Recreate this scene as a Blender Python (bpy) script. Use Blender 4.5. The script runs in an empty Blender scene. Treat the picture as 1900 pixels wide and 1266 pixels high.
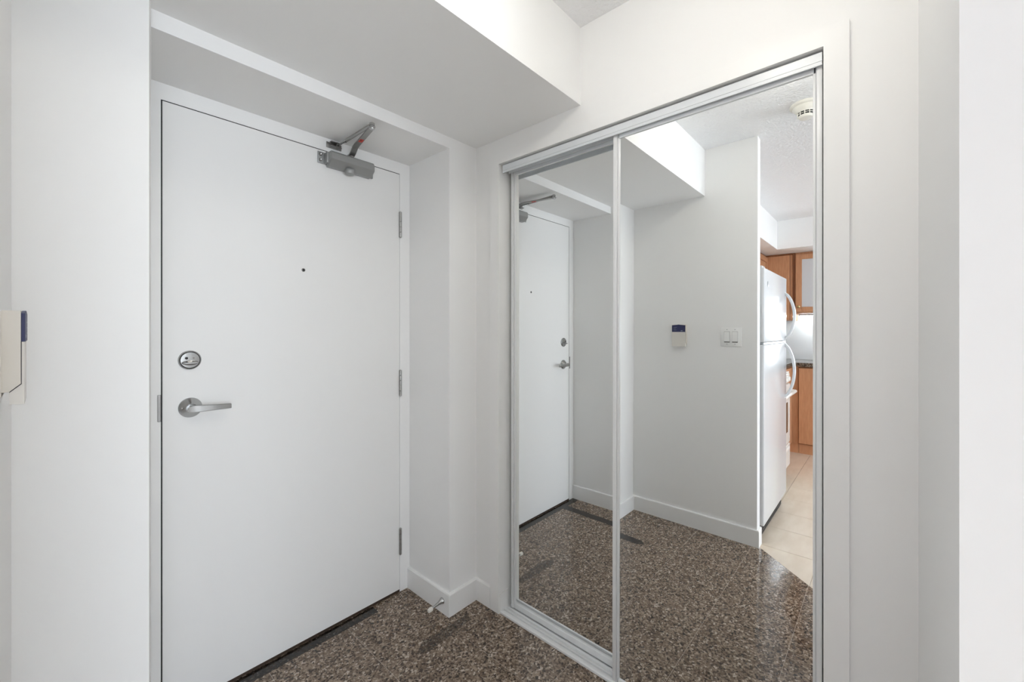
import bpy, bmesh, math, random
from mathutils import Vector, Matrix
random.seed(7)
S = bpy.context.scene
COL = S.collection

# ------------------------------------------------------------------ camera
TH = 0.7344
cam_d = bpy.data.cameras.new('camera'); cam = bpy.data.objects.new('camera', cam_d); COL.objects.link(cam)
cam_d.sensor_width = 36.0; cam_d.lens = 773.99 / 1900 * 36.0
cam_d.shift_y = -(633.0 - 606.9) / 1900
cam_d.clip_start = 0.02
cam.location = (0, 0, 1.295); cam.rotation_euler = (math.pi / 2, 0, TH - math.pi / 2)
S.camera = cam

# ------------------------------------------------------------------ world (overcast sky outside the windows)
W = bpy.data.worlds.new('sky'); S.world = W; W.use_nodes = True
bg = W.node_tree.nodes['Background']; bg.inputs[0].default_value = (0.90, 0.98, 1.075, 1); bg.inputs[1].default_value = 11.0

# ------------------------------------------------------------------ window portals (let the sky in through the two windows)
def portal(name, loc, rot, sx, sy):
    d = bpy.data.lights.new(name, 'AREA'); d.shape = 'RECTANGLE'; d.size = sx; d.size_y = sy
    d.cycles.is_portal = True
    o = bpy.data.objects.new(name, d); COL.objects.link(o); o.location = loc; o.rotation_euler = rot
WIN1 = (-.62, 0.28, 1.0, 1.74)      # kitchen window in the end wall: y0, y1, z0, z1
WIN2 = (-1.65, 0.4, 0.35, 2.3)         # living room window in the back wall: x0, x1, z0, z1
XE, YB = -3.1, -4.2
portal('portal_kitchen', (XE - .12, (WIN1[0] + WIN1[1]) / 2, (WIN1[2] + WIN1[3]) / 2), (0, -math.pi / 2, 0), WIN1[3] - WIN1[2], WIN1[1] - WIN1[0])
portal('portal_living', ((WIN2[0] + WIN2[1]) / 2, YB - .12, (WIN2[2] + WIN2[3]) / 2), (math.pi / 2, 0, 0), WIN2[1] - WIN2[0], WIN2[3] - WIN2[2])

# ------------------------------------------------------------------ exposure
S.view_settings.view_transform = 'Standard'; S.view_settings.look = 'None'
S.view_settings.gamma = 1.0; S.view_settings.use_curve_mapping = False
S.view_settings.exposure = 0.13
S.cycles.max_bounces = 11; S.cycles.diffuse_bounces = 7; S.cycles.glossy_bounces = 5
S.cycles.transparent_max_bounces = 12; S.cycles.use_light_tree = False
S.cycles.sample_clamp_indirect = 30.0
LAMP_HALL = ((1.0, .965, .875), 15.3)
LAMP_KITCHEN = ((1.0, .84, .62), 3.0)
LAMP_UNDERCABINET = ((.90, .97, 1.0), 52.0)

# ------------------------------------------------------------------ materials
MATS = {}
def mat(name, col, rough=.5, metal=0., spec=.5, coat=0.):
    m = bpy.data.materials.new(name); m.use_nodes = True
    b = m.node_tree.nodes['Principled BSDF']
    b.inputs['Base Color'].default_value = (*col, 1); b.inputs['Roughness'].default_value = rough
    b.inputs['Metallic'].default_value = metal; b.inputs['Specular IOR Level'].default_value = spec
    b.inputs['Coat Weight'].default_value = coat
    MATS[name] = m; return m
def nd(m, t, **kw):
    n = m.node_tree.nodes.new(t)
    for k, v in kw.items(): setattr(n, k, v)
    return n
def lk(m, a, b): m.node_tree.links.new(a, b)
def ocoord(m): return nd(m, 'ShaderNodeTexCoord').outputs['Object']
def gcoord(m): return nd(m, 'ShaderNodeNewGeometry').outputs['Position']
def bump(m, scale, strength, dist=.001, detail=3, coord=None, tex='ShaderNodeTexNoise'):
    t = nd(m, tex); t.inputs['Scale'].default_value = scale
    if tex == 'ShaderNodeTexNoise': t.inputs['Detail'].default_value = detail
    lk(m, coord or gcoord(m), t.inputs['Vector'])
    b = nd(m, 'ShaderNodeBump'); b.inputs['Strength'].default_value = strength; b.inputs['Distance'].default_value = dist
    lk(m, t.outputs['Fac'] if tex == 'ShaderNodeTexNoise' else t.outputs['Distance'], b.inputs['Height'])
    lk(m, b.outputs['Normal'], m.node_tree.nodes['Principled BSDF'].inputs['Normal']); return t
def vary(m, c1, c2, scale, detail=4, lo=.35, hi=.65, coord=None, stretch=None):
    t = nd(m, 'ShaderNodeTexNoise'); t.inputs['Scale'].default_value = scale; t.inputs['Detail'].default_value = detail
    co = coord or gcoord(m)
    if stretch:
        mp = nd(m, 'ShaderNodeMapping'); mp.inputs['Scale'].default_value = stretch; lk(m, co, mp.inputs['Vector']); co = mp.outputs['Vector']
    lk(m, co, t.inputs['Vector'])
    r = nd(m, 'ShaderNodeValToRGB'); r.color_ramp.elements[0].position = lo; r.color_ramp.elements[1].position = hi
    r.color_ramp.elements[0].color = (*c1, 1); r.color_ramp.elements[1].color = (*c2, 1)
    lk(m, t.outputs['Fac'], r.inputs['Fac']); lk(m, r.outputs['Color'], m.node_tree.nodes['Principled BSDF'].inputs['Base Color']); return r

m = mat('wall_paint', (.885, .882, .875), .55, spec=.3)
m = mat('bulkhead_paint', (.91, .91, .907), .7, spec=.2)
m = mat('trim_paint', (.89, .888, .88), .38, spec=.4)
m = mat('door_paint', (.86, .856, .846), .42, spec=.35)
m = mat('stipple_ceiling', (.90, .905, .915), .9, spec=.1); bump(m, 75, .8, .009, detail=2)
m = mat('white_enamel', (.80, .81, .815), .28, spec=.5)
m = mat('track_enamel', (.74, .765, .79), .25, spec=.5)
m = mat('mirror_silver', (.93, .945, .94), 0.0, metal=1.0)
m = mat('glass_edge', (.25, .33, .33), .15)
m = mat('nickel', (.46, .46, .455), .24, metal=1.0)
m = mat('nickel_dark', (.30, .29, .28), .35, metal=1.0)
m = mat('steel_hinge', (.40, .395, .385), .3, metal=1.0)
m = mat('closer_paint', (.36, .365, .36), .38, metal=.55)
m = mat('closer_arm', (.34, .335, .325), .3, metal=.8)
m = mat('red_label', (.62, .05, .03), .5)
m = mat('black', (.008, .008, .009), .5)
m = mat('dark_gap', (.02, .018, .016), .8)
m = mat('sweep_brown', (.055, .035, .024), .55)
m = mat('rubber_white', (.78, .75, .69), .6)
m = mat('cream_plastic', (.70, .655, .585), .42)
m = mat('cream_plate', (.72, .69, .64), .42)
m = mat('navy_display', (.035, .04, .11), .5, spec=.35)
m = mat('display_ink', (.30, .33, .42), .4)
m = mat('switch_plastic', (.88, .88, .87), .3)
m = mat('rocker_shadow', (.34, .33, .32), .6)
m = mat('detector_plastic', (.86, .835, .77), .45)
m = mat('grout_granite', (.47, .40, .335), .8)
m = mat('grout_tile', (.36, .29, .22), .85)

def granite(name, dark=1.0):
    m = mat(name, (.1, .09, .08), .07, spec=.5); b = m.node_tree.nodes['Principled BSDF']
    g = gcoord(m)
    # crystals: voronoi cell colours through a mineral ramp
    wn = nd(m, 'ShaderNodeTexNoise'); wn.inputs['Scale'].default_value = 90; lk(m, g, wn.inputs['Vector'])
    add = nd(m, 'ShaderNodeVectorMath', operation='MULTIPLY_ADD'); lk(m, wn.outputs['Color'], add.inputs[0]); add.inputs[1].default_value = (.010, .010, .010); lk(m, g, add.inputs[2])
    v = nd(m, 'ShaderNodeTexVoronoi'); v.inputs['Scale'].default_value = 155; lk(m, add.outputs[0], v.inputs['Vector'])
    sep = nd(m, 'ShaderNodeSeparateColor'); lk(m, v.outputs['Color'], sep.inputs[0])
    n2 = nd(m, 'ShaderNodeTexNoise'); n2.inputs['Scale'].default_value = 38; n2.inputs['Detail'].default_value = 6; n2.inputs['Roughness'].default_value = .7; lk(m, g, n2.inputs['Vector'])
    mx = nd(m, 'ShaderNodeMath', operation='MULTIPLY_ADD'); lk(m, n2.outputs['Fac'], mx.inputs[0]); mx.inputs[1].default_value = 1.1; mx.inputs[2].default_value = -.55
    sm = nd(m, 'ShaderNodeMath', operation='ADD'); lk(m, sep.outputs[0], sm.inputs[0]); lk(m, mx.outputs[0], sm.inputs[1])
    r = nd(m, 'ShaderNodeValToRGB'); cr = r.color_ramp; cr.interpolation = 'LINEAR'
    stops = [(0.0, (.030, .022, .018)), (.13, (.060, .044, .034)), (.30, (.130, .093, .068)), (.52, (.200, .146, .108)), (.74, (.275, .210, .162)), (.92, (.38, .31, .25)), (1.0, (.58, .49, .41))]
    cr.elements[0].position, cr.elements[0].color = stops[0][0], (stops[0][1][0] * dark, stops[0][1][1] * dark * .98, stops[0][1][2] * dark * .94, 1)
    cr.elements[1].position, cr.elements[1].color = stops[-1][0], (*[c * dark for c in stops[-1][1]], 1)
    for p, c in stops[1:-1]:
        e = cr.elements.new(p); e.color = (c[0] * dark, c[1] * dark * .975, c[2] * dark * .93, 1)
    lk(m, sm.outputs[0], r.inputs['Fac']); lk(m, r.outputs['Color'], b.inputs['Base Color'])
    return m
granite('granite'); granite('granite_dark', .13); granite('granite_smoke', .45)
m = granite('counter_granite', .55); m.node_tree.nodes['Principled BSDF'].inputs['Roughness'].default_value = .1
m = mat('beige_tile', (.76, .655, .53), .38, spec=.4); vary(m, (.71, .60, .475), (.81, .71, .59), 5, 5, .3, .7, stretch=(1, 3, 1))
m = mat('oak_floor', (.30, .18, .09), .4); vary(m, (.40, .36, .31), (.48, .44, .39), 6, 6, stretch=(.6, 8, 1))
def wood(name, c1, c2):
    m = mat(name, c1, .38, spec=.4); vary(m, c1, c2, 14, 6, .3, .7, stretch=(6, 6, .7)); return m
wood('cabinet_wood', (.50, .245, .125), (.60, .32, .175)); wood('cabinet_edge', (.20, .075, .03), (.27, .105, .042))
m = mat('cabinet_inside', (.80, .82, .83), .5)
m = mat('backsplash', (.86, .88, .89), .2)
m = mat('fridge_white', (.70, .715, .735), .16, spec=.6); bump(m, 300, .2, .0012, detail=2)
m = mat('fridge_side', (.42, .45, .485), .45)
m = mat('fridge_trim', (.45, .47, .49), .3, metal=.7)
m = mat('grille_grey', (.10, .092, .085), .75, spec=.1)
m = mat('range_white', (.84, .82, .78), .22)
m = mat('oven_glass', (.02, .018, .016), .08)
m = mat('brass', (.55, .42, .22), .3, metal=1.0)
m = mat('exterior_white', (.8, .8, .8), .6)
def glass_mat(name, fac, col):
    m = bpy.data.materials.new(name); m.use_nodes = True; nt = m.node_tree; nt.nodes.clear()
    o = nt.nodes.new('ShaderNodeOutputMaterial'); t = nt.nodes.new('ShaderNodeBsdfTransparent'); p = nt.nodes.new('ShaderNodeBsdfPrincipled')
    p.inputs['Base Color'].default_value = (*col, 1); p.inputs['Roughness'].default_value = .08
    mx = nt.nodes.new('ShaderNodeMixShader'); mx.inputs[0].default_value = fac
    nt.links.new(t.outputs[0], mx.inputs[1]); nt.links.new(p.outputs[0], mx.inputs[2]); nt.links.new(mx.outputs[0], o.inputs[0]); MATS[name] = m
glass_mat('window_glass', .06, (.8, .85, .88)); glass_mat('cabinet_glass', .55, (.92, .96, 1.0))
def emit(name, col, st):
    m = bpy.data.materials.new(name); m.use_nodes = True; nt = m.node_tree; nt.nodes.clear()
    o = nt.nodes.new('ShaderNodeOutputMaterial'); e = nt.nodes.new('ShaderNodeEmission'); e.inputs[0].default_value = (*col, 1); e.inputs[1].default_value = st
    nt.links.new(e.outputs[0], o.inputs[0]); MATS[name] = m
emit('lamp_glass_hall', *LAMP_HALL); emit('lamp_glass_kitchen', *LAMP_KITCHEN); emit('undercabinet_tube', *LAMP_UNDERCABINET)

# ------------------------------------------------------------------ mesh helpers (world coordinates; each mesh gets its origin at its base centre)
class MB:
    def __init__(s): s.bm = bmesh.new()
    def box(s, x0, x1, y0, y1, z0, z1, bev=0, seg=2):
        r = bmesh.ops.create_cube(s.bm, size=1.0)
        M = Matrix.Translation(((x0 + x1) / 2, (y0 + y1) / 2, (z0 + z1) / 2)) @ Matrix.Diagonal((x1 - x0, y1 - y0, z1 - z0, 1))
        bmesh.ops.transform(s.bm, matrix=M, verts=r['verts'])
        if bev:
            es = list({e for v in r['verts'] for e in v.link_edges})
            bmesh.ops.bevel(s.bm, geom=es, offset=bev, segments=seg, affect='EDGES', profile=.5)
        return s
    def prism(s, poly, d0, d1, axis='z'):
        """polygon extruded along an axis; poly is (x,y) for z, (y,z) for x, (x,z) for y"""
        def P(a, b, d): return {'z': (a, b, d), 'x': (d, a, b), 'y': (a, d, b)}[axis]
        a = [s.bm.verts.new(P(p[0], p[1], d0)) for p in poly]; b = [s.bm.verts.new(P(p[0], p[1], d1)) for p in poly]
        n = len(poly)
        s.bm.faces.new(a); s.bm.faces.new(b)
        for i in range(n): s.bm.faces.new((a[i], a[(i + 1) % n], b[(i + 1) % n], b[i]))
        return s
    def lathe(s, prof, origin, axis=(0, 0, 1), seg=32):
        """prof: list of (radius, height) along axis"""
        ax = Vector(axis).normalized(); u = ax.orthogonal().normalized(); w = ax.cross(u); o = Vector(origin); rings = []
        for r, h in prof:
            if r < 1e-6: rings.append([s.bm.verts.new(o + ax * h)])
            else: rings.append([s.bm.verts.new(o + ax * h + (u * math.cos(2 * math.pi * k / seg) + w * math.sin(2 * math.pi * k / seg)) * r) for k in range(seg)])
        for A, B in zip(rings, rings[1:]):
            for k in range(seg):
                k2 = (k + 1) % seg
                if len(A) == 1 and len(B) == 1: continue
                if len(A) == 1: s.bm.faces.new((A[0], B[k], B[k2]))
                elif len(B) == 1: s.bm.faces.new((A[k], A[k2], B[0]))
                else: s.bm.faces.new((A[k], A[k2], B[k2], B[k]))
        for R in (rings[0], rings[-1]):
            if len(R) > 1: s.bm.faces.new(R)
        return s
    def sweep(s, pts, sect, up=(0, 0, 1), closed_section=True):
        """sect: list of (side, up) offsets (callable of t or list) swept along pts"""
        pts = [Vector(p) for p in pts]; rings = []; n = len(pts)
        for i, p in enumerate(pts):
            t = (pts[min(i + 1, n - 1)] - pts[max(i - 1, 0)]).normalized()
            side = t.cross(Vector(up))
            if side.length < 1e-4: side = Vector((1, 0, 0))
            side.normalize(); nn = side.cross(t).normalized()
            sc = sect(i / (n - 1)) if callable(sect) else sect
            rings.append([s.bm.verts.new(p + side * a + nn * b) for a, b in sc])
        k = len(rings[0])
        for A, B in zip(rings, rings[1:]):
            for j in range(k): s.bm.faces.new((A[j], A[(j + 1) % k], B[(j + 1) % k], B[j]))
        s.bm.faces.new(rings[0]); s.bm.faces.new(rings[-1]); return s
    def tube(s, pts, r, seg=12, up=(0, 0, 1)):
        rf = r if callable(r) else (lambda t: r)
        return s.sweep(pts, lambda t: [(math.cos(2 * math.pi * k / seg) * rf(t), math.sin(2 * math.pi * k / seg) * rf(t)) for k in range(seg)], up)
    def wallpath(s, path, offs, z0, prof):
        """moulding on a polyline (room on the left of travel): prof = [(out, z)] ; mitred corners"""
        P = [Vector((p[0], p[1])) for p in path]; n = len(P); nrm = []
        for i in range(n - 1):
            d = (P[i + 1] - P[i]).normalized(); nrm.append(Vector((-d.y, d.x)) * offs)
        rings = []
        for i in range(n):
            if i == 0: b = nrm[0]
            elif i == n - 1: b = nrm[-1]
            else:
                b = nrm[i - 1] + nrm[i]; b = b / (b.length_squared / 2) if b.length > 1e-6 else nrm[i]
            rings.append([s.bm.verts.new((P[i].x + b.x * o, P[i].y + b.y * o, z0 + z)) for o, z in prof])
        k = len(prof)
        for A, B in zip(rings, rings[1:]):
            for j in range(k): s.bm.faces.new((A[j], A[(j + 1) % k], B[(j + 1) % k], B[j]))
        s.bm.faces.new(rings[0]); s.bm.faces.new(rings[-1]); return s
    def build(s, name, material, parent=None, smooth=False, sharp=40):
        bm = s.bm; bmesh.ops.recalc_face_normals(bm, faces=bm.faces)
        co = [v.co for v in bm.verts]
        o = Vector(((min(c.x for c in co) + max(c.x for c in co)) / 2, (min(c.y for c in co) + max(c.y for c in co)) / 2, min(c.z for c in co)))
        for v in bm.verts: v.co -= o
        me = bpy.data.meshes.new(name); bm.to_mesh(me); bm.free()
        me.materials.append(MATS[material])
        if smooth:
            for p in me.polygons: p.use_smooth = True
            me.set_sharp_from_angle(angle=math.radians(sharp))
        ob = bpy.data.objects.new(name, me); COL.objects.link(ob)
        put(ob, o, parent); return ob
WORLD = {}
def put(ob, o, parent):
    WORLD[ob.name] = Vector(o)
    if parent: ob.parent = parent; ob.location = Vector(o) - WORLD[parent.name]
    else: ob.location = o
def tag(o, label=None, cat=None, group=None, kind=None):
    if label: o['label'] = label
    if cat: o['category'] = cat
    if group: o['group'] = group
    if kind: o['kind'] = kind
    return o
def thing(name, loc, label, cat, group=None, kind=None, parent=None):
    o = bpy.data.objects.new(name, None); COL.objects.link(o); o.empty_display_size = .05
    put(o, loc, parent); return tag(o, label, cat, group, kind)
def struct(o, label, cat): return tag(o, label, cat, None, 'structure')
def copy_part(src, world, parent):
    c = src.copy(); COL.objects.link(c); put(c, world, parent); return c

# ------------------------------------------------------------------ key dimensions (metres)
XC = 1.366      # closet wall face
XD = -0.054     # partition wall face (with the wall control)
XR = 1.201      # right cheek of the door alcove
YD = 1.774      # door face
YO = 1.463      # alcove front, right pier and header face
YL = 1.363      # left pier face
YS = 0.878      # bulkhead front edge
YW = 0.579      # free end of the partition
ZA, ZS, ZC = 2.098, 2.147, 2.445
YK = 1.38       # kitchen back wall
XP = XD - .068  # kitchen side of the partition

# ================================================================== STRUCTURE
# ---- floor
floor = MB().box(-3.4, 2.2, -4.5, 2.0, -.08, -.002).build('floor', 'grout_tile')
struct(floor, 'polished brown granite and beige tile flooring', 'floor')
GA, GB = Vector((-.054, .558)), Vector((.207, .283))
gd = (GB - GA).normalized(); gn = Vector((-gd.y, gd.x))        # points to the granite side
if (Vector((1, 1)) - GA).dot(gn) < 0: gn = -gn
def clip(poly, n, c):
    out = []
    for i, p in enumerate(poly):
        q = poly[(i + 1) % len(poly)]; a, b = p.dot(n) - c, q.dot(n) - c
        if a >= 0: out.append(p)
        if a * b < 0: out.append(p + (q - p) * (a / (a - b)))
    return out
def area(poly): return abs(sum(p.x * q.y - q.x * p.y for p, q in zip(poly, poly[1:] + poly[:1]))) / 2
def inset_rect(x0, x1, y0, y1, g): return [Vector((x0 + g, y0 + g)), Vector((x1 - g, y0 + g)), Vector((x1 - g, y1 - g)), Vector((x0 + g, y1 - g))]
def tiles(material, xs, ys, box, n, c, g):
    for i in range(len(xs) - 1):
        for j in range(len(ys) - 1):
            p = inset_rect(xs[i], xs[i + 1], ys[j], ys[j + 1], g)
            for nn, cc in ((Vector((1, 0)), box[0]), (Vector((-1, 0)), -box[1]), (Vector((0, 1)), box[2]), (Vector((0, -1)), -box[3]), (n, c)):
                p = clip(p, nn, cc)
                if len(p) < 3: break
            if len(p) >= 3 and area(p) > 2e-4:
                MB().prism([(v.x, v.y) for v in p], -.008, 0.0).build('tile', material, floor)
tiles('granite', [1.16 + .305 * k for k in range(-4, 2)], [.91 + .305 * k for k in range(-4, 4)], (XD - .01, 1.46, -.06, 1.83), gn, gn.dot(GA) + .001, .0008)
MB().prism([(XD - .01, .512), (.52, -.06), (1.46, -.06), (1.46, 1.83), (XD - .01, 1.83)], -.004, -.0006).build('grout_bed', 'grout_granite', floor)
tiles('beige_tile', [-.11 + .305 * k for k in range(-10, 3)], [.6 + .305 * k for k in range(-5, 4)], (-3.15, .62, -.93, YK + .02), -gn, -gn.dot(GA) + .001, .0013)
MB().box(-3.3, .66, -4.4, -.935, -.006, 0).build('living_floorboards', 'oak_floor', floor)
# thin strips in darkened granite colours on the floor around the entrance
MB().box(.2, 1.0, 1.722, 1.772, -.004, .0006).build('dark_strip', 'granite_dark', floor)
MB().prism([(.338, 1.12), (.368, 1.085), (.398, 1.12), (.398, 1.722), (.338, 1.722)], -.004, .0006).build('dark_strip', 'granite_dark', floor)
MB().prism([(.97, 1.385), (1.0, 1.36), (1.25, 1.372), (1.26, 1.41), (1.02, 1.42)], -.004, .0005).build('dark_strip', 'granite_smoke', floor)

# ---- walls
def wall(name, boxes, label, material='wall_paint'):
    b = MB()
    for q in boxes: b.box(*q)
    return struct(b.build(name, material), label, 'wall')
wall('wall_entry', [(XP, XC + .7, YD + .05, YD + .2, 0, 2.55)], 'white wall behind the entrance door')
b = MB().prism([(XD, YL), (.165, YL), (.181, YO), (.188, YD + .05), (XD, YD + .05)], 0, ZS)
struct(b.build('wall_pier_left', 'wall_paint'), 'white wall pier left of the entrance door', 'wall')
wall('wall_pier_right', [(XR, XC, YO, YD + .05, 0, ZS)], 'narrow white wall pier between entrance door and mirrored closet')
wall('wall_header', [(.1805, XR, YO, YD + .05, ZA, ZS)], 'low white header beam over the entrance door recess')
CY0, CY1, CZ = .1265, 1.304, 2.029
wall('wall_closet', [(XC, XC + .1, -.052, CY0 - .012, 0, ZC), (XC, XC + .1, CY1 + .012, YD + .05, 0, ZC), (XC, XC + .1, CY0 - .012, CY1 + .012, CZ + .012, ZC)], 'white wall around the mirrored closet')
wall('wall_closet_back', [(XC + .6, XC + .7, -.17, YD + .05, 0, ZC), (XC + .1, XC + .6, -.17, -.052, 0, ZC), (XC + .1, XC + .6, CY1 + .12, CY1 + .2, 0, ZC)], 'inside walls of the closet behind the mirrors')
wall('wall_return', [(.604, XC + .1, -.17, -.052, 0, ZC)], 'white return wall right of the closet')
wall('wall_near_right', [(.604, .72, YB, -.17, 0, ZC), (.455, .604, -.62, -.52, 0, ZC)], 'near wall on the right lit by cool daylight, with an added stub shading it')  # second box is an unseen wall stub, added to block window light
wall('wall_partition', [(XP, XD, YW, YD + .05, 0, ZC)], 'white partition wall with control unit and light switch')
wall('wall_kitchen', [(XE, XP, YK, YK + .12, 0, ZC)], 'kitchen wall behind the refrigerator')
wall('wall_end', [(XE - .12, XE, YB, WIN1[0], 0, ZC), (XE - .12, XE, WIN1[1], YK + .12, 0, ZC), (XE - .12, XE, WIN1[0], WIN1[1], 0, WIN1[2]), (XE - .12, XE, WIN1[0], WIN1[1], WIN1[3], ZC)], 'far kitchen end wall with a window')
wall('wall_living', [(XE - .12, WIN2[0], YB - .12, YB, 0, ZC), (WIN2[1], .72, YB - .12, YB, 0, ZC), (WIN2[0], WIN2[1], YB - .12, YB, 0, WIN2[2]), (WIN2[0], WIN2[1], YB - .12, YB, WIN2[3], ZC)], 'back wall behind the camera with a window')
# ---- ceiling and bulkheads
struct(MB().box(-3.4, 2.2, -4.5, 2.0, ZC, ZC + .1).build('ceiling', 'stipple_ceiling'), 'white stippled ceiling', 'ceiling')
struct(MB().box(XD, XC, YS, YD + .05, ZS, ZC).build('ceiling_bulkhead', 'bulkhead_paint'), 'deep boxed bulkhead dropped over the entrance door', 'bulkhead')
struct(MB().prism([(XE, -1.7), (-2.41, -1.7), (-2.41, .88), (XP, .88), (XP, YK), (XE, YK)], ZS, ZC).build('ceiling_bulkhead_kitchen', 'wall_paint'), 'white L-shaped bulkhead over the kitchen cabinets', 'bulkhead')
# ---- baseboards
BBP = [(0, 0), (.012, 0), (.012, .096), (.0095, .101), (0, .101)]
struct(MB().wallpath([(XC, 1.36), (XC, YO), (XR, YO), (XR, YD - .0005)], 1, 0, BBP).build('baseboard_right', 'trim_paint'), 'white baseboard stepping around the pier right of the door', 'baseboard')
struct(MB().wallpath([(.1875, YD - .0005), (.181, YO), (.165, YL), (XD, YL), (XD, YW), (XP + .004, YW)], 1, 0, BBP).build('baseboard_left', 'trim_paint'), 'white baseboard along the partition seen in the mirror', 'baseboard')

# ---- windows (behind the camera; the daylight comes through them)
def window(name, axis, a0, a1, z0, z1, p, label):
    o = thing(name, ((p, (a0 + a1) / 2, z0) if axis == 'x' else ((a0 + a1) / 2, p, z0)), label, 'window', kind='structure')
    def bar(n, A0, A1, Z0, Z1, d0, d1, mt):
        q = (p + d0, p + d1, A0, A1, Z0, Z1) if axis == 'x' else (A0, A1, p + d0, p + d1, Z0, Z1)
        MB().box(*q).build(n, mt, o)
    f = .05; zm = z0 + (z1 - z0) * .45; am = (a0 + a1) / 2
    bar('window_frame', a0, a0 + f, z0, z1, -.05, 0, 'trim_paint'); bar('window_frame', a1 - f, a1, z0, z1, -.05, 0, 'trim_paint')
    bar('window_frame', a0 + f, a1 - f, z0, z0 + f, -.05, 0, 'trim_paint'); bar('window_frame', a0 + f, a1 - f, z1 - f, z1, -.05, 0, 'trim_paint')
    bar('transom', a0 + f, a1 - f, zm - .03, zm + .03, -.045, -.005, 'trim_paint')
    bar('mullion', am - .02, am + .02, z0 + f, zm - .03, -.045, -.005, 'trim_paint'); bar('mullion', am - .02, am + .02, zm + .03, z1 - f, -.045, -.005, 'trim_paint')
    for (A0, A1) in ((a0 + f, am - .02), (am + .02, a1 - f)):
        for (Z0, Z1) in ((z0 + f, zm - .03), (zm + .03, z1 - f)): bar('pane', A0, A1, Z0, Z1, -.028, -.024, 'window_glass')
window('window_1', 'x', WIN1[0], WIN1[1], WIN1[2], WIN1[3], XE, 'white framed kitchen window in the end wall')
window('window_2', 'y', WIN2[0], WIN2[1], WIN2[2], WIN2[3], YB, 'large living room window behind the camera')

# ---- door frame
DX0, DX1 = .2480, 1.1450
df = MB().box(.1875, DX0 - .0040, YD, YD + .05, 0, 2.0435).box(DX1 + .0012, XR, YD, YD + .05, 0, 2.0435).box(.1875, XR, YD, YD + .05, 2.0435, ZA).build('trim_1', 'trim_paint')
struct(df, 'flush white steel frame around the entrance door', 'door frame')
MB().box(.2350, .2438, YD - .0025, YD + .02, .984, 1.072, .001).build('strike_plate', 'nickel_dark', df)
MB().box(DX0 - .0040, DX0, YD + .003, YD + .04, .009, 2.0405).build('door_gap_shade', 'black', df)  # black strips filling the door gaps, painted in place of their shade
MB().box(DX0 - .0040, DX1 + .0012, YD + .0012, YD + .04, 2.0405, 2.0435).build('door_gap_shade', 'black', df)
struct(MB().box(.20, 1.19, YD + .002, YD + .05, 0, .008).build('trim_2', 'sweep_brown'), 'dark threshold strip under the entrance door', 'threshold')

# ---- closet casing and linings
CT = .012
def casing(name, poly, label): return struct(MB().prism(poly, XC - CT, XC, 'x').build(name, 'trim_paint'), label, 'casing')
casing('trim_3', [(CY1, 0), (1.358, 0), (1.358, 2.077), (CY1, CZ)], 'white casing board left of the mirrored closet')
casing('trim_4', [(CY1, CZ), (1.358, 2.077), (.0735, 2.077), (CY0, CZ)], 'white casing board over the mirrored closet')
casing('trim_5', [(CY0, 0), (CY0, CZ), (.0735, 2.077), (.0735, 0)], 'white casing board right of the mirrored closet')
lin = MB().box(XC, XC + .1, CY1, CY1 + .012, 0, CZ).box(XC, XC + .1, CY0 - .012, CY0, 0, CZ).box(XC, XC + .1, CY0 - .012, CY1 + .012, CZ, CZ + .012).build('trim_6', 'trim_paint')
struct(lin, 'white lining of the closet opening', 'jamb')
MB().box(XC - .004, XC + .05, CY1 - .003, CY1, 0, .09).build('plinth_block', 'trim_paint', lin)
# ---- sliding tracks
tt = MB()
tt.prism([(1.3690, 1.989), (1.3715, 1.989), (1.3715, 2.016), (1.452, 2.016), (1.452, 2.0225), (1.3690, 2.0225)], CY0 + .004, 1.291, 'y')
tt.box(1.407, 1.409, CY0 + .004, 1.291, 1.995, 2.016).box(1.448, 1.452, CY0 + .004, 1.291, 1.985, 2.016)
tr = tt.build('trim_7', 'track_enamel'); struct(tr, 'white metal head track with fascia over the mirrored doors', 'door track')
MB().box(1.3668, 1.3691, CY0 + .004, 1.291, 1.9890, 1.9985).build('fascia_strip', 'track_enamel', tr)
MB().box(1.3668, 1.3691, CY0 + .004, 1.291, 1.9995, 2.0225).build('fascia_strip', 'track_enamel', tr)
bt = MB().prism([(1.362, 0), (1.452, 0), (1.452, .006), (1.434, .003), (1.434, .011), (1.430, .011), (1.430, .003), (1.4125, .003), (1.4125, .012), (1.4035, .012), (1.4035, .003), (1.3905, .003), (1.3905, .009), (1.3875, .009), (1.3875, .003), (1.3745, .003), (1.3745, .012), (1.3665, .012), (1.362, .008)], CY0 + .001, CY1 - .001, 'y')
struct(bt.build('trim_8', 'white_enamel'), 'white double floor track under the mirrored doors', 'door track')

# ================================================================== DOORS
door = MB().box(DX0, DX1, YD, YD + .045, .012, 2.0405, .001).build('door_1', 'door_paint')
struct(door, 'plain white slab entrance door with lever handle and door closer', 'door')
MB().box(DX0, DX1, YD - .0005, YD + .046, .009, .0125).build('door_sweep', 'sweep_brown', door)
# hinges
for z0, z1 in ((1.733, 1.857), (.959, 1.084), (.185, .312)):
    h = MB()
    seg = (z1 - z0) / 5
    for k in range(5):
        h.lathe([(.0055, 0), (.0066, .0008), (.0066, seg - .0016), (.0055, seg - .0008)], (1.1465, YD - .0055, z0 + k * seg), seg=16)
    h.lathe([(.0, 0), (.004, .001), (.005, .003)], (1.1465, YD - .0055, z0 - .003), seg=14).lathe([(.005, 0), (.004, .002), (0, .003)], (1.1465, YD - .0055, z1 - .0008), seg=14)
    hg = h.build('hinge', 'steel_hinge', door, smooth=True)
    MB().box(1.1435, 1.1445, YD - .004, YD + .02, z0, z1).build('hinge_leaf', 'nickel_dark', hg)
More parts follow.
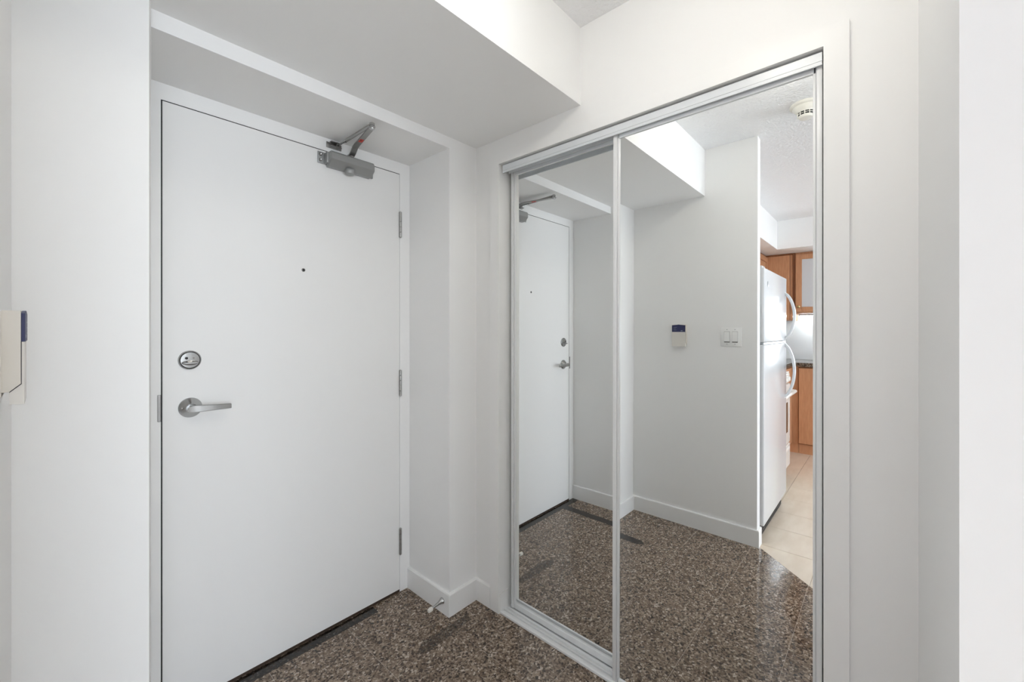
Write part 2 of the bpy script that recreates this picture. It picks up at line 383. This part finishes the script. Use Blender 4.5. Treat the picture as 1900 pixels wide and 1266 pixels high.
# deadbolt
dz = 1.182
db = MB().lathe([(.0325, 0), (.0325, .003), (.030, .006), (.0285, .0065)], (.320, YD, dz), (0, -1, 0), 40).build('deadbolt', 'nickel', door, smooth=True)
MB().lathe([(.0292, 0), (.0292, .0068), (.0272, .0068)], (.320, YD, dz), (0, -1, 0), 40).build('groove_ring', 'black', db)
MB().lathe([(.0272, 0), (.0272, .0075), (.026, .0095), (0, .0105)], (.320, YD, dz), (0, -1, 0), 40).build('turn_disc', 'nickel', db, smooth=True)
MB().lathe([(.0042, 0), (.0042, .012), (.003, .0125)], (.3095, YD, dz + .007), (0, -1, 0), 16).build('screw', 'black', db)
MB().lathe([(.0042, 0), (.0042, .012), (.003, .0125), (0, .0118)], (.3305, YD, dz + .007), (0, -1, 0), 16).build('screw', 'nickel_dark', db)
tp = [(.320 + .024 * math.sin(a) , dz - .009 + .0085 * math.cos(a)) for a in [2 * math.pi * k / 20 for k in range(20)]]
tb = MB()
va = [tb.bm.verts.new((x, YD - .0095, z)) for x, z in tp]; vb = [tb.bm.verts.new((.320 + (x - .320) * .86, YD - .027, dz - .009 + (z - dz + .009) * .32)) for x, z in tp]
tb.bm.faces.new(va); tb.bm.faces.new(vb)
for k in range(20): tb.bm.faces.new((va[k], va[(k + 1) % 20], vb[(k + 1) % 20], vb[k]))
tb.build('thumb_turn', 'nickel', db, smooth=True, sharp=50)
# lever handle
hx, hz = .3215, 1.0195
lh = MB().lathe([(.0335, 0), (.0335, .003), (.0325, .0045), (.0165, .0205), (.0155, .022), (0, .022)], (hx, YD, hz), (0, -1, 0), 48).build('lever_handle', 'nickel', door, smooth=True)
MB().lathe([(.0115, .02), (.0115, .038), (.0105, .041), (0, .041)], (hx, YD, hz), (0, -1, 0), 24).build('spindle', 'nickel', lh, smooth=True)
bl = MB()
secs = []
for x, hh, yo in ((-.0125, .0035, .042), (-.0115, .0065, .042), (-.008, .0100, .042), (0, .0122, .042), (.010, .012, .0425), (.04, .0105, .0445), (.08, .0092, .0455), (.1075, .0083, .0455), (.1085, .0078, .0455)):
    th = .0055; y = YD - yo; c = .0018
    secs.append([bl.bm.verts.new((hx + x, y + dy, hz - .003 * max(0, x) / .1 + dzv)) for dy, dzv in ((-th, -hh + c), (-th, hh - c), (-th + c, hh), (th - c, hh), (th, hh - c), (th, -hh + c), (th - c, -hh), (-th + c, -hh))])
for A, B in zip(secs, secs[1:]):
    for k in range(8): bl.bm.faces.new((A[k], A[(k + 1) % 8], B[(k + 1) % 8], B[k]))
bl.bm.faces.new(secs[0]); bl.bm.faces.new(secs[-1])
bl.build('lever', 'nickel', lh, smooth=True, sharp=35)
MB().lathe([(.0045, 0), (.0045, .0145), (.003, .0160), (0, .0165)], (hx - .0235, YD, hz + .001), (0, -1, 0), 16).build('lock_button', 'nickel_dark', lh, smooth=True)
# peephole
pe = MB().lathe([(.0072, 0), (.0072, .0016), (.0055, .0028), (.0046, .0028), (.0046, .0004)], (.6935, YD, 1.5275), (0, -1, 0), 24).build('peephole', 'nickel_dark', door, smooth=True)
MB().lathe([(.0046, 0), (.0046, .0017), (0, .0021)], (.6935, YD, 1.5275), (0, -1, 0), 20).build('lens', 'black', pe, smooth=True)
# door closer
cl = MB().prism([(YD, 1.974), (YD - .022, 1.974), (YD - .048, 1.994), (YD - .052, 2.000), (YD - .052, 2.026), (YD - .046, 2.033), (YD, 2.033)], .782, .985, 'x')
bmesh.ops.bevel(cl.bm, geom=[e for e in cl.bm.edges if abs(e.verts[0].co.x - e.verts[1].co.x) < 1e-6], offset=.005, segments=3, affect='EDGES')
cl = cl.build('door_closer', 'closer_paint', door, smooth=True, sharp=30)
MB().box(.749, .790, YD - .006, YD, 1.983, 2.032, .0015).box(.776, .786, YD - .034, YD - .004, 1.984, 2.03, .003).build('mounting_foot', 'closer_paint', cl, smooth=True, sharp=30)
for zz in (1.996, 2.0195): MB().lathe([(.0068, 0), (.0068, .009), (.005, .0108), (.003, .0095), (0, .009)], (.7585, YD, zz), (0, -1, 0), 16).build('screw', 'nickel', cl, smooth=True)
MB().box(.978, .998, YD - .010, YD, 1.978, 2.028, .002).build('mounting_foot', 'closer_paint', cl, smooth=True, sharp=30)
MB().lathe([(.0205, .004), (.0218, 0), (.0218, -.009), (.019, -.015), (.011, -.0185), (0, -.0195)], (.8775, YD - .027, 1.977), seg=28).build('pinion_cap', 'closer_paint', cl, smooth=True)
MB().lathe([(.010, 0), (.010, .012)], (.8855, YD - .027, 2.031), seg=18).build('pinion', 'nickel_dark', cl, smooth=True)
EL = Vector((.834, 1.482, 2.066)); PI0 = Vector((.8855, YD - .027, 2.046))
ap = [PI0 + Vector((.002, .012, 0)), PI0, PI0 + (EL - PI0) * .10 * Vector((1, 1, 0)).length / 1.414 + Vector((0, 0, .001))]
ap = [PI0 + Vector((0, .013, -.0005)), PI0]
for t in (.08, .14, .20, .28, .4, .6, .8, 1.0):
    p = PI0.lerp(EL, t); s_ = min(1, t / .26); s_ = s_ * s_ * (3 - 2 * s_); p.z = PI0.z + (EL.z - PI0.z) * s_; ap.append(p)
dirv = (EL - PI0).normalized(); ap.append(EL + Vector((dirv.x, dirv.y, 0)) * .011)
MB().sweep(ap, lambda t: [(-.0125 + .003 * t, -.003), (.0125 - .003 * t, -.003), (.0125 - .003 * t, .003), (-.0125 + .003 * t, .003)]).build('main_arm', 'closer_arm', cl, smooth=True, sharp=35)
lp = PI0.lerp(EL, .50); lp.z = EL.z - .0034; lw = dirv * .015; ls = Vector((-dirv.y, dirv.x, 0)) * .0078
MB().prism([((lp + lw + ls).x, (lp + lw + ls).y), ((lp + lw - ls).x, (lp + lw - ls).y), ((lp - lw - ls).x, (lp - lw - ls).y), ((lp - lw + ls).x, (lp - lw + ls).y)], EL.z - .0036, EL.z - .0031).build('warning_sticker', 'red_label', cl)
q = lp + lw * .2 - ls * .1
MB().prism([(q.x - .004, q.y - .003), (q.x + .003, q.y - .004), (q.x + .001, q.y + .002), (q.x - .002, q.y + .007)], EL.z - .0039, EL.z - .00365).build('sticker_mark', 'black', cl)
MB().lathe([(.0095, -.007), (.0105, -.0045), (.0105, .004), (.0085, .0045), (.0085, .006), (.0105, .0065), (.0105, .0155), (.009, .017), (.006, .0185), (0, .019)], EL, seg=20).build('elbow_pivot', 'nickel', cl, smooth=True)
BR = Vector((.826, YD - .018, 2.072)); E2 = EL + Vector((0, 0, .0112))
MB().tube([E2, E2.lerp(BR, .55), E2.lerp(BR, .72)], .0068, 14).build('adjuster_tube', 'closer_arm', cl, smooth=True)
MB().tube([E2.lerp(BR, .70), E2.lerp(BR, .86), BR], .0042, 12).lathe([(.0075, 0), (.0075, .008)], E2.lerp(BR, .715), (BR - E2), 6).build('threaded_rod', 'nickel', cl, smooth=True)
bk = MB().box(.786, .851, YD - .005, YD, 2.060, 2.084, .001).box(.796, .842, YD - .028, YD - .004, 2.0605, 2.0645, .001).box(.796, .842, YD - .028, YD - .004, 2.0795, 2.0835, .001)
bk.lathe([(.0045, 2.058), (.0045, 2.0865)], (.826, YD - .018, 0), seg=14)
bk.build('frame_shoe', 'nickel_dark', cl, smooth=True, sharp=30)

# ---- mirrored sliding doors
def panel(name, y0, y1, xm, z0, z1, mz0, mz1, sw_l, sw_r, tilt, label):
    root = thing(name, (xm, (y0 + y1) / 2, 0), label, 'mirror door', kind='structure')
    MB().box(xm, xm + .004, y0 + sw_r - .003, y1 - sw_l + .003, mz0 - .004, mz1 + .004).build('mirror', 'mirror_silver', root)
    def stile(ya, yb, inner):      # ya = outer edge, yb = inner edge
        s = 1 if yb > ya else -1; w = abs(yb - ya)
        MB().box(*( (xm - .0085, xm + .017) + tuple(sorted((ya, ya + s * w * .62))) + (z0, z1)), bev=.0016).box(*((xm - .0045, xm + .012) + tuple(sorted((ya + s * w * .70, yb))) + (mz0, mz1)), bev=.0008).box(*((xm - .001, xm + .012) + tuple(sorted((ya + s * w * .58, ya + s * w * .75))) + (z0 + .002, z1 - .002))).build('stile', 'white_enamel', root, smooth=True, sharp=30)
    stile(y0, y0 + sw_r, 1); stile(y1, y1 - sw_l, 1)
    MB().box(xm - .0045, xm + .013, y0 + sw_r - .002, y1 - sw_l + .002, z0, mz0, bev=.001).build('bottom_rail', 'white_enamel', root)
    MB().box(xm - .0045, xm + .013, y0 + sw_r - .002, y1 - sw_l + .002, mz1, z1, bev=.001).build('top_rail', 'track_enamel', root)
    root.rotation_euler = (0, tilt, 0); root.location.x -= tilt; return root
panel('door_2', .131, .7455, 1.3807, .0115, 2.012, .026, 1.978, .0235, .0205, .0037, 'right sliding mirror door overlapping in front, reflecting the partition and kitchen')
panel('door_3', .690, 1.2845, 1.4238, .0115, 2.010, .036, 1.986, .0225, .0225, 0.0, 'left sliding mirror door set behind, reflecting the entrance door')

# ================================================================== THINGS IN THE HALL
# door stop
ds = thing('door_stop', (XR - .012, 1.497, .058), 'small metal door stop with white rubber tip on the baseboard', 'door stop')
MB().lathe([(.0145, 0), (.0145, .003), (.0125, .005), (.0098, .013), (.0072, .024), (.0056, .038), (.0050, .060)], (XR - .012, 1.497, .058), (-1, -.04, -.09), 24).build('rod', 'nickel', ds, smooth=True)
MB().lathe([(.006, .058), (.0086, .060), (.0096, .068), (.0086, .079), (.0066, .081), (0, .0815)], (XR - .012, 1.497, .058), (-1, -.04, -.09), 20).build('rubber_tip', 'rubber_white', ds, smooth=True)

# wall control unit (cream housing, navy display)
wc = thing('wall_control', (XD, 1.035, 1.176), 'cream wall control unit with dark navy display on the partition', 'wall control')
wy0, wy1, wz0, wz1 = .988, 1.078, 1.176, 1.320
MB().box(XD, XD + .005, wy0 - .002, wy1 + .002, wz0 + .012, wz1 - .001, .0012).build('back_plate', 'cream_plate', wc)
MB().prism([(XD + .005, wz0 + .020), (XD + .012, wz0 + .020), (XD + .024, wz0 + .032), (XD + .024, wz1), (XD + .005, wz1)], wy0, wy1, 'y').build('housing', 'cream_plastic', wc)
MB().prism([(XD + .0125, wz0 + .0015), (XD + .0275, wz0), (XD + .0275, wz1 - .048), (XD + .0245, wz1 - .048), (XD + .0245, wz0 + .0315), (XD + .0125, wz0 + .0195)], wy0 + .001, wy1 - .001, 'y').build('front_cover', 'cream_plate', wc)
sx = XD + .0242
MB().prism([(sx, wz1 - .047), (sx + .0007, wz1 - .047), (sx + .0007, wz0 + .0313), (XD + .0130, wz0 + .0193), (XD + .0124, wz0 + .0197), (sx, wz0 + .0320)], wy0 - .0003, wy0 + .004, 'y').build('seam', 'black', wc)
dp = MB().prism([(wy0 + .002, wz1 - .0475), (wy1 - .002, wz1 - .0475), (wy1 - .002, wz1 - .004), ((wy0 + wy1) / 2, wz1 + .001), (wy0 + .002, wz1 - .004)], XD + .0242, XD + .0285, 'x').build('display', 'navy_display', wc)
for k, (ya, yb) in enumerate(((.012, .034), (.012, .028), (.012, .032))): MB().box(XD + .0284, XD + .0288, wy1 - yb, wy1 - ya, wz1 - .018 - k * .009, wz1 - .0165 - k * .009).build('display_line', 'display_ink', dp)
MB().box(XD + .0284, XD + .0288, wy0 + .018, wy0 + .030, wz1 - .042, wz1 - .037).build('display_line', 'display_ink', dp)

# light switch
sw = thing('light_switch', (XD, .721, 1.187), 'white double rocker light switch plate on the partition', 'light switch')
MB().box(XD, XD + .006, .663, .779, 1.187, 1.302, .0022).build('plate', 'switch_plastic', sw, smooth=True, sharp=30)
for i, yc in enumerate((.7435, .6985)):
    MB().box(XD + .004, XD + .0064, yc - .0163, yc + .0163, 1.2120, 1.2772).build('rocker_gap_shade', 'rocker_shadow', sw)  # dark plate paints the shade in the gap around each rocker
    t = .0035 if i == 0 else .002
    MB().prism([(XD + .006, 1.2145), (XD + .0085 + t, 1.2155), (XD + .0085, 1.2745), (XD + .006, 1.2755)], yc - .0150, yc + .0150, 'y').build('rocker', 'switch_plastic', sw)
    MB().box(XD + .0062, XD + .0076, yc - .0155, yc + .0155, 1.2100, 1.2142).build('rocker_gap', 'grille_grey', sw)
    for zz in (1.289, 1.200): MB().lathe([(.0028, 0), (.0028, .0068), (.0015, .0074), (0, .0075)], (XD, yc, zz), (1, 0, 0), 12).build('screw', 'fridge_trim', sw)

# smoke detector
sd = thing('smoke_detector', (.175, .315, ZC), 'round cream smoke detector on the stippled ceiling', 'smoke detector')
c0 = (.175, .315, ZC)
MB().lathe([(.068, 0), (.070, .004), (.070, .010), (.066, .014), (.060, .016)], c0, (0, 0, -1), 44).build('base_ring', 'detector_plastic', sd, smooth=True, sharp=30)
MB().lathe([(.060, .012), (.058, .020), (.050, .030), (.044, .036), (.040, .040)], c0, (0, 0, -1), 44).build('body', 'detector_plastic', sd, smooth=True, sharp=30)
MB().lathe([(.0355, .038), (.0315, .061), (.0, .061)], c0, (0, 0, -1), 36).build('sensor_core', 'black', sd)
cg = MB()
for z0, z1, r in ((.040, .043, .0395), (.0495, .0515, .0372), (.0585, .064, .0338)): cg.lathe([(r - .006, z0), (r, z0), (r - .001, z1), (r - .007, z1)], c0, (0, 0, -1), 44)
cg.lathe([(.0335, .063), (.029, .070), (.014, .073), (0, .073)], c0, (0, 0, -1), 36)
for k in range(11):
    a = 2 * math.pi * k / 11; ca, sa = math.cos(a), math.sin(a)
    cg.box(-.0018, .0018, -.0018, .0018, 0, .022); vs = cg.bm.verts[:] ; cg.bm.verts.ensure_lookup_table()
    bmesh.ops.translate(cg.bm, vec=(c0[0] + ca * .0365, c0[1] + sa * .0365, ZC - .061), verts=cg.bm.verts[-8:])
cg.build('vent_cage', 'detector_plastic', sd, smooth=True, sharp=30)

# hall ceiling light
def ceiling_light(x, y, label, glass):
    L = thing('ceiling_light', (x, y, ZC), label, 'ceiling light')
    MB().lathe([(.098, 0), (.105, .005), (.105, .016), (.100, .022), (.09, .022)], (x, y, ZC), (0, 0, -1), 40).build('canopy', 'white_enamel', L, smooth=True, sharp=30)
    MB().lathe([(.100, .020), (.122, .032), (.130, .048), (.126, .064), (.110, .080), (.080, .092), (.045, .098), (0, .100)], (x, y, ZC), (0, 0, -1), 32).build('glass_dome', glass, L, smooth=True)
    MB().lathe([(.006, .098), (.008, .103), (.005, .108), (0, .110)], (x, y, ZC), (0, 0, -1), 16).build('finial', 'nickel', L, smooth=True)
ceiling_light(.72, .31, 'flush glass dome light on the hall ceiling just out of frame', 'lamp_glass_hall')
ceiling_light(-1.45, -.35, 'flush glass dome light on the kitchen ceiling out of frame', 'lamp_glass_kitchen')

# ================================================================== KITCHEN (seen in the mirror)
# refrigerator
FX0, FX1, FY = -.875, -.135, .559
fr = thing('refrigerator', ((FX0 + FX1) / 2, .95, 0), 'white top freezer refrigerator past the partition end', 'refrigerator')
MB().box(FX0, FX1, FY + .066, 1.32, .03, 1.655, .006).build('cabinet', 'fridge_side', fr)
MB().box(FX0 + .02, FX1 - .02, FY + .055, FY + .068, .11, 1.64).build('gasket', 'fridge_trim', fr)
def fdoor(name, z0, z1):
    return MB().box(FX0, FX1, FY, FY + .058, z0, z1, .006, 3).build(name, 'fridge_white', fr, smooth=True, sharp=50)
d1 = fdoor('freezer_door', 1.212, 1.668); d2 = fdoor('fresh_food_door', .098, 1.196)
MB().box(FX0 + .006, FX1 - .004, FY + .004, FY + .056, 1.198, 1.210).build('divider_trim', 'fridge_trim', fr)
def handle(door, za, zb, bow):
    n = 16; pts = []
    for k in range(n + 1):
        t = k / n; s_ = math.sin(math.pi * t) ** .62
        pts.append((FX0 + .045, FY + .006 - bow * s_, za + (zb - za) * t))
    MB().sweep(pts, [(-.014, -.006), (-.010, -.009), (.010, -.009), (.014, -.006), (.014, .006), (.010, .009), (-.010, .009), (-.014, .006)], up=(0, 1, 0)).build('handle', 'fridge_white', door, smooth=True, sharp=60)
handle(d1, 1.222, 1.560, .062); handle(d2, .800, 1.188, .062)
MB().lathe([(.017, 0), (.017, .0015), (.014, .0025), (0, .002)], (FX1 - .10, FY, 1.575), (0, -1, 0), 28).build('badge', 'fridge_trim', d1, smooth=True)
MB().box(FX1 - .075, FX1 - .006, FY + .012, FY + .09, 1.664, 1.682, .004).build('hinge_cap', 'fridge_white', fr)
tg = MB().box(FX0 + .01, FX1 - .005, FY + .030, FY + .045, .004, .092, .002).build('toe_grille', 'grille_grey', fr)
for k in range(5): MB().box(FX0 + .04, FX1 - .04, FY + .027, FY + .031, .016 + k * .015, .022 + k * .015).build('grille_slat', 'grille_grey', tg)

# range
RX0, RX1, RY = -1.69, -.93, .655
rg = thing('range', ((RX0 + RX1) / 2, 1.0, 0), 'white freestanding range beyond the refrigerator', 'range')
MB().box(RX0, RX1, RY + .04, 1.34, .03, .905, .004).build('body', 'range_white', rg)
MB().box(RX0 - .004, RX1 + .004, RY + .01, 1.345, .905, .918, .004).build('cooktop', 'range_white', rg)
for bx, by, br in ((-1.5, .83, .10), (-1.12, .83, .075), (-1.5, 1.12, .075), (-1.12, 1.12, .10)):
    MB().lathe([(br, .0), (br, .006), (br - .012, .010), (br - .03, .008), (br - .045, .010), (.02, .008), (0, .010)], (bx, by, .918), seg=28).build('burner_coil', 'black', rg, smooth=True)
od = MB().box(RX0 + .006, RX1 - .006, RY, RY + .04, .295, .815, .008, 3).build('oven_door', 'range_white', rg, smooth=True, sharp=50)
MB().box(RX0 + .13, RX1 - .13, RY - .002, RY + .004, .40, .66, .001).build('oven_window', 'oven_glass', od)
oh = [(RX1 - .08, RY + .002, .755), (RX1 - .085, RY - .03, .757), (RX1 - .11, RY - .052, .758), (RX0 + .11, RY - .052, .758), (RX0 + .085, RY - .03, .757), (RX0 + .08, RY + .002, .755)]
MB().tube(oh, .0145, 14).build('handle', 'range_white', od, smooth=True)
sdw = MB().box(RX0 + .006, RX1 - .006, RY, RY + .04, .09, .285, .008, 3).build('storage_drawer', 'range_white', rg, smooth=True, sharp=50)
MB().box(RX0 + .1, RX1 - .1, RY - .014, RY + .004, .245, .272, .006).build('handle', 'range_white', sdw)
MB().box(RX0 + .01, RX1 - .01, RY + .035, RY + .05, .005, .085).build('toe_panel', 'black', rg)
bgd = MB().prism([(1.345, .915), (1.265, .915), (1.285, 1.155), (1.345, 1.155)], RX0, RX1, 'x').build('backguard', 'range_white', rg)
MB().prism([(1.270, 1.005), (1.266, 1.005), (1.2755, 1.115), (1.2795, 1.115)], RX0 + .22, RX1 - .22, 'x').build('clock_panel', 'oven_glass', bgd)
fp = MB().box(RX0 + .006, RX1 - .006, RY + .004, RY + .04, .825, .903, .006).build('control_strip', 'range_white', rg)
for k in range(5): MB().lathe([(.021, 0), (.019, .018), (.015, .024), (0, .024)], (RX0 + .12 + k * .13, RY + .004, .864), (0, -1, .05), 20).build('knob', 'range_white', fp, smooth=True)

# cabinets
def slab_door(parent, axis, a0, a1, z0, z1, p, out, rail=.055, mt='cabinet_wood', flat=False):
    """framed cabinet door; axis 'x': faces +x at x=p; axis 'y': faces -y at y=p"""
    def bx(A0, A1, Z0, Z1, d0, d1, bev=.0015):
        q = (p + d0, p + d1, A0, A1, Z0, Z1) if axis == 'x' else (A0, A1, p - d1, p - d0, Z0, Z1)
        return MB().box(*q, bev=bev)
    if flat: return bx(a0, a1, z0, z1, 0, .019, .003).build('door', mt, parent)
    d = bx(a0, a1, z0, z1, 0, .008).build('door', mt, parent)
    bx(a0, a0 + rail, z0, z1, .008, .02).build('door_stile', mt, d); bx(a1 - rail, a1, z0, z1, .008, .02).build('door_stile', mt, d)
    bx(a0 + rail, a1 - rail, z0, z0 + rail, .008, .02).build('door_rail', mt, d); bx(a0 + rail, a1 - rail, z1 - rail, z1, .008, .02).build('door_rail', mt, d)
    bx(a0 + rail + .012, a1 - rail - .012, z0 + rail + .012, z1 - rail - .012, .008, .014, .003).build('raised_panel', mt, d)
    return d
# side uppers on the kitchen wall (face -y, front plane y = 1.05)
YU = 1.05
def side_upper(x0, x1, z0, label):
    c = thing('wall_cabinet', ((x0 + x1) / 2, 1.2, z0), label, 'cabinet', 'brown wall cabinets along the kitchen wall')
    MB().box(x0 + .001, x1 - .001, YU, YK - .002, z0, ZS - .002).build('body', 'cabinet_edge', c)
    n = 2 if x1 - x0 > .5 else 1; w = (x1 - x0) / n
    for k in range(n): slab_door(c, 'y', x0 + k * w + .004, x0 + (k + 1) * w - .004, z0 + .004, ZS - .028, YU, -1)
side_upper(-.925, XP - .012, 1.78, 'short brown wall cabinet above the refrigerator')
side_upper(-1.69, -.93, 1.66, 'short brown wall cabinet above the range')
side_upper(-2.755, -1.695, 1.476, 'tall brown wall cabinet left of the range hood')
# range hood
rh = thing('range_hood', (-1.31, 1.1, 1.53), 'slim white range hood under the short cabinet', 'range hood')
MB().prism([(1.376, 1.53), (.93, 1.53), (.93, 1.57), (1.03, 1.658), (1.376, 1.658)], -1.688, -.932, 'x').build('canopy', 'range_white', rh)
MB().box(-1.6, -1.02, .98, 1.3, 1.526, 1.531).build('filter', 'fridge_trim', rh)
# end wall uppers (face +x, front plane x = -2.77)
XU = -2.77
cc = thing('corner_cabinet', (-2.93, 1.1, 1.37), 'brown corner wall cabinet with plain door beside the glass cabinet', 'cabinet')
MB().box(XE + .002, XU, .792, YK - .002, 1.40, ZS - .002).build('body', 'cabinet_wood', cc)
slab_door(cc, 'x', .820, 1.046, 1.405, ZS - .022, XU, 1, flat=True)
MB().box(XU, XU + .006, .8145, .8200, 1.405, ZS - .004).build('reveal_strip', 'cabinet_edge', cc)
MB().box(XU, XU + .012, .793, 1.046, ZS - .020, ZS - .003).build('top_rail', 'cabinet_edge', cc)
gc = thing('glass_cabinet', (-2.93, .58, 1.476), 'brown wall cabinet with white glazed door seen in the mirror', 'cabinet')
g0, g1, gz0, gz1 = .37, .790, 1.476, ZS - .002
bd = MB().box(XE + .002, XU, g0, g0 + .018, gz0, gz1).box(XE + .002, XU, g1 - .018, g1, gz0, gz1).box(XE + .002, XU, g0 + .018, g1 - .018, gz0, gz0 + .018).box(XE + .002, XU, g0 + .018, g1 - .018, gz1 - .018, gz1)
bd.build('body', 'cabinet_wood', gc)
MB().box(XE + .003, XE + .012, g0 + .018, g1 - .018, gz0 + .018, gz1 - .018).build('back_panel', 'cabinet_inside', gc)
MB().box(XE + .012, XU - .012, g0 + .018, g1 - .018, 1.785, 1.801).build('shelf', 'cabinet_edge', gc)
MB().box(XU, XU + .006, .766, g1, gz0 + .001, gz1).build('face_stile', 'cabinet_edge', gc)
gdx = thing('door', (XU + .008, .58, gz0), None, None, parent=gc)
r = .057; a0, a1, z0, z1 = g0 + .004, .763, gz0 + .012, gz1 - .02
for q in ((a0, a0 + r, z0, z1), (a1 - r, a1, z0, z1)): MB().box(XU + .002, XU + .022, *q, bev=.002).build('door_stile', 'cabinet_wood', gdx)
for q in ((a0 + r, a1 - r, z0, z0 + r), (a0 + r, a1 - r, z1 - r, z1)): MB().box(XU + .002, XU + .022, *q, bev=.002).build('door_rail', 'cabinet_wood', gdx)
MB().box(XU + .008, XU + .012, a0 + r, a1 - r, z0 + r, z1 - r).build('pane', 'cabinet_glass', gdx)
MB().lathe([(.006, 0), (.006, .012), (.015, .018), (.015, .024), (.010, .028), (0, .029)], (XU + .022, .734, 1.548), (1, 0, 0), 20).build('knob', 'brass', gdx, smooth=True)
# undercabinet tube light
ut = thing('undercabinet_light', (-2.98, .58, 1.445), 'slim tube light under the glass cabinet', 'light')
MB().box(-3.03, -2.95, .42, .76, 1.456, 1.4755, .003).build('housing', 'white_enamel', ut)
MB().tube([(-2.99, .43, 1.450), (-2.99, .75, 1.450)], .008, 12).build('tube', 'undercabinet_tube', ut, smooth=True)
# backsplash panels
MB_b = MB().box(XE, XE + .008, WIN1[1] + .02, YK - .001, .952, 1.40).build('trim_9', 'backsplash'); struct(MB_b, 'glossy white backsplash on the end wall', 'backsplash')
# base cabinets along the end wall (face +x, front x = -2.5) and the corner
XB = -2.50
def base_unit(y0, y1, label):
    c = thing('base_cabinet', (-2.8, (y0 + y1) / 2, 0), label, 'cabinet', 'brown base cabinets along the end wall')
    MB().box(XE + .002, XB, y0 + .001, y1 - .001, .1, .908).build('body', 'cabinet_edge', c)
    MB().box(XE + .05, XB - .012, y0 + .001, y1 - .001, 0, .1).build('toe_kick', 'cabinet_wood', c)
    d = slab_door(c, 'x', y0 + .003, y1 - .003, .108, .895, XB, 1, flat=True)
    MB().lathe([(.006, 0), (.006, .012), (.015, .018), (.015, .024), (0, .029)], (XB + .019, y0 + .05, .82), (1, 0, 0), 18).build('knob', 'brass', d, smooth=True)
base_unit(.25, .700, 'brown base cabinet with plain door under the dark counter, nearest the range')
base_unit(-.20, .25, 'brown base cabinet under the kitchen window, middle one')
base_unit(-.65, -.20, 'brown base cabinet under the kitchen window, farthest from the range')
cb = thing('corner_base_cabinet', (-2.6, 1.05, 0), 'brown corner base cabinet between the range and the end wall', 'cabinet')
MB().box(XE + .002, RX0 - .008, .775, YK - .002, .1, .908).box(XE + .002, XB, .702, .775, .1, .908).build('body', 'cabinet_wood', cb)
MB().box(XE + .05, RX0 - .008, .80, YK - .002, 0, .1).box(XE + .05, XB - .012, .702, .80, 0, .1).build('toe_kick', 'cabinet_wood', cb)
slab_door(cb, 'y', XB + .02, RX0 - .012, .108, .895, .775, -1, flat=True)
ct = MB().prism([(XE + .001, -.66), (-2.47, -.66), (-2.47, .745), (RX0 - .007, .745), (RX0 - .007, YK - .001), (XE + .001, YK - .001)], .910, .950).build('countertop', 'counter_granite')
tag(ct, 'dark granite countertop running along the kitchen end wall', 'countertop')
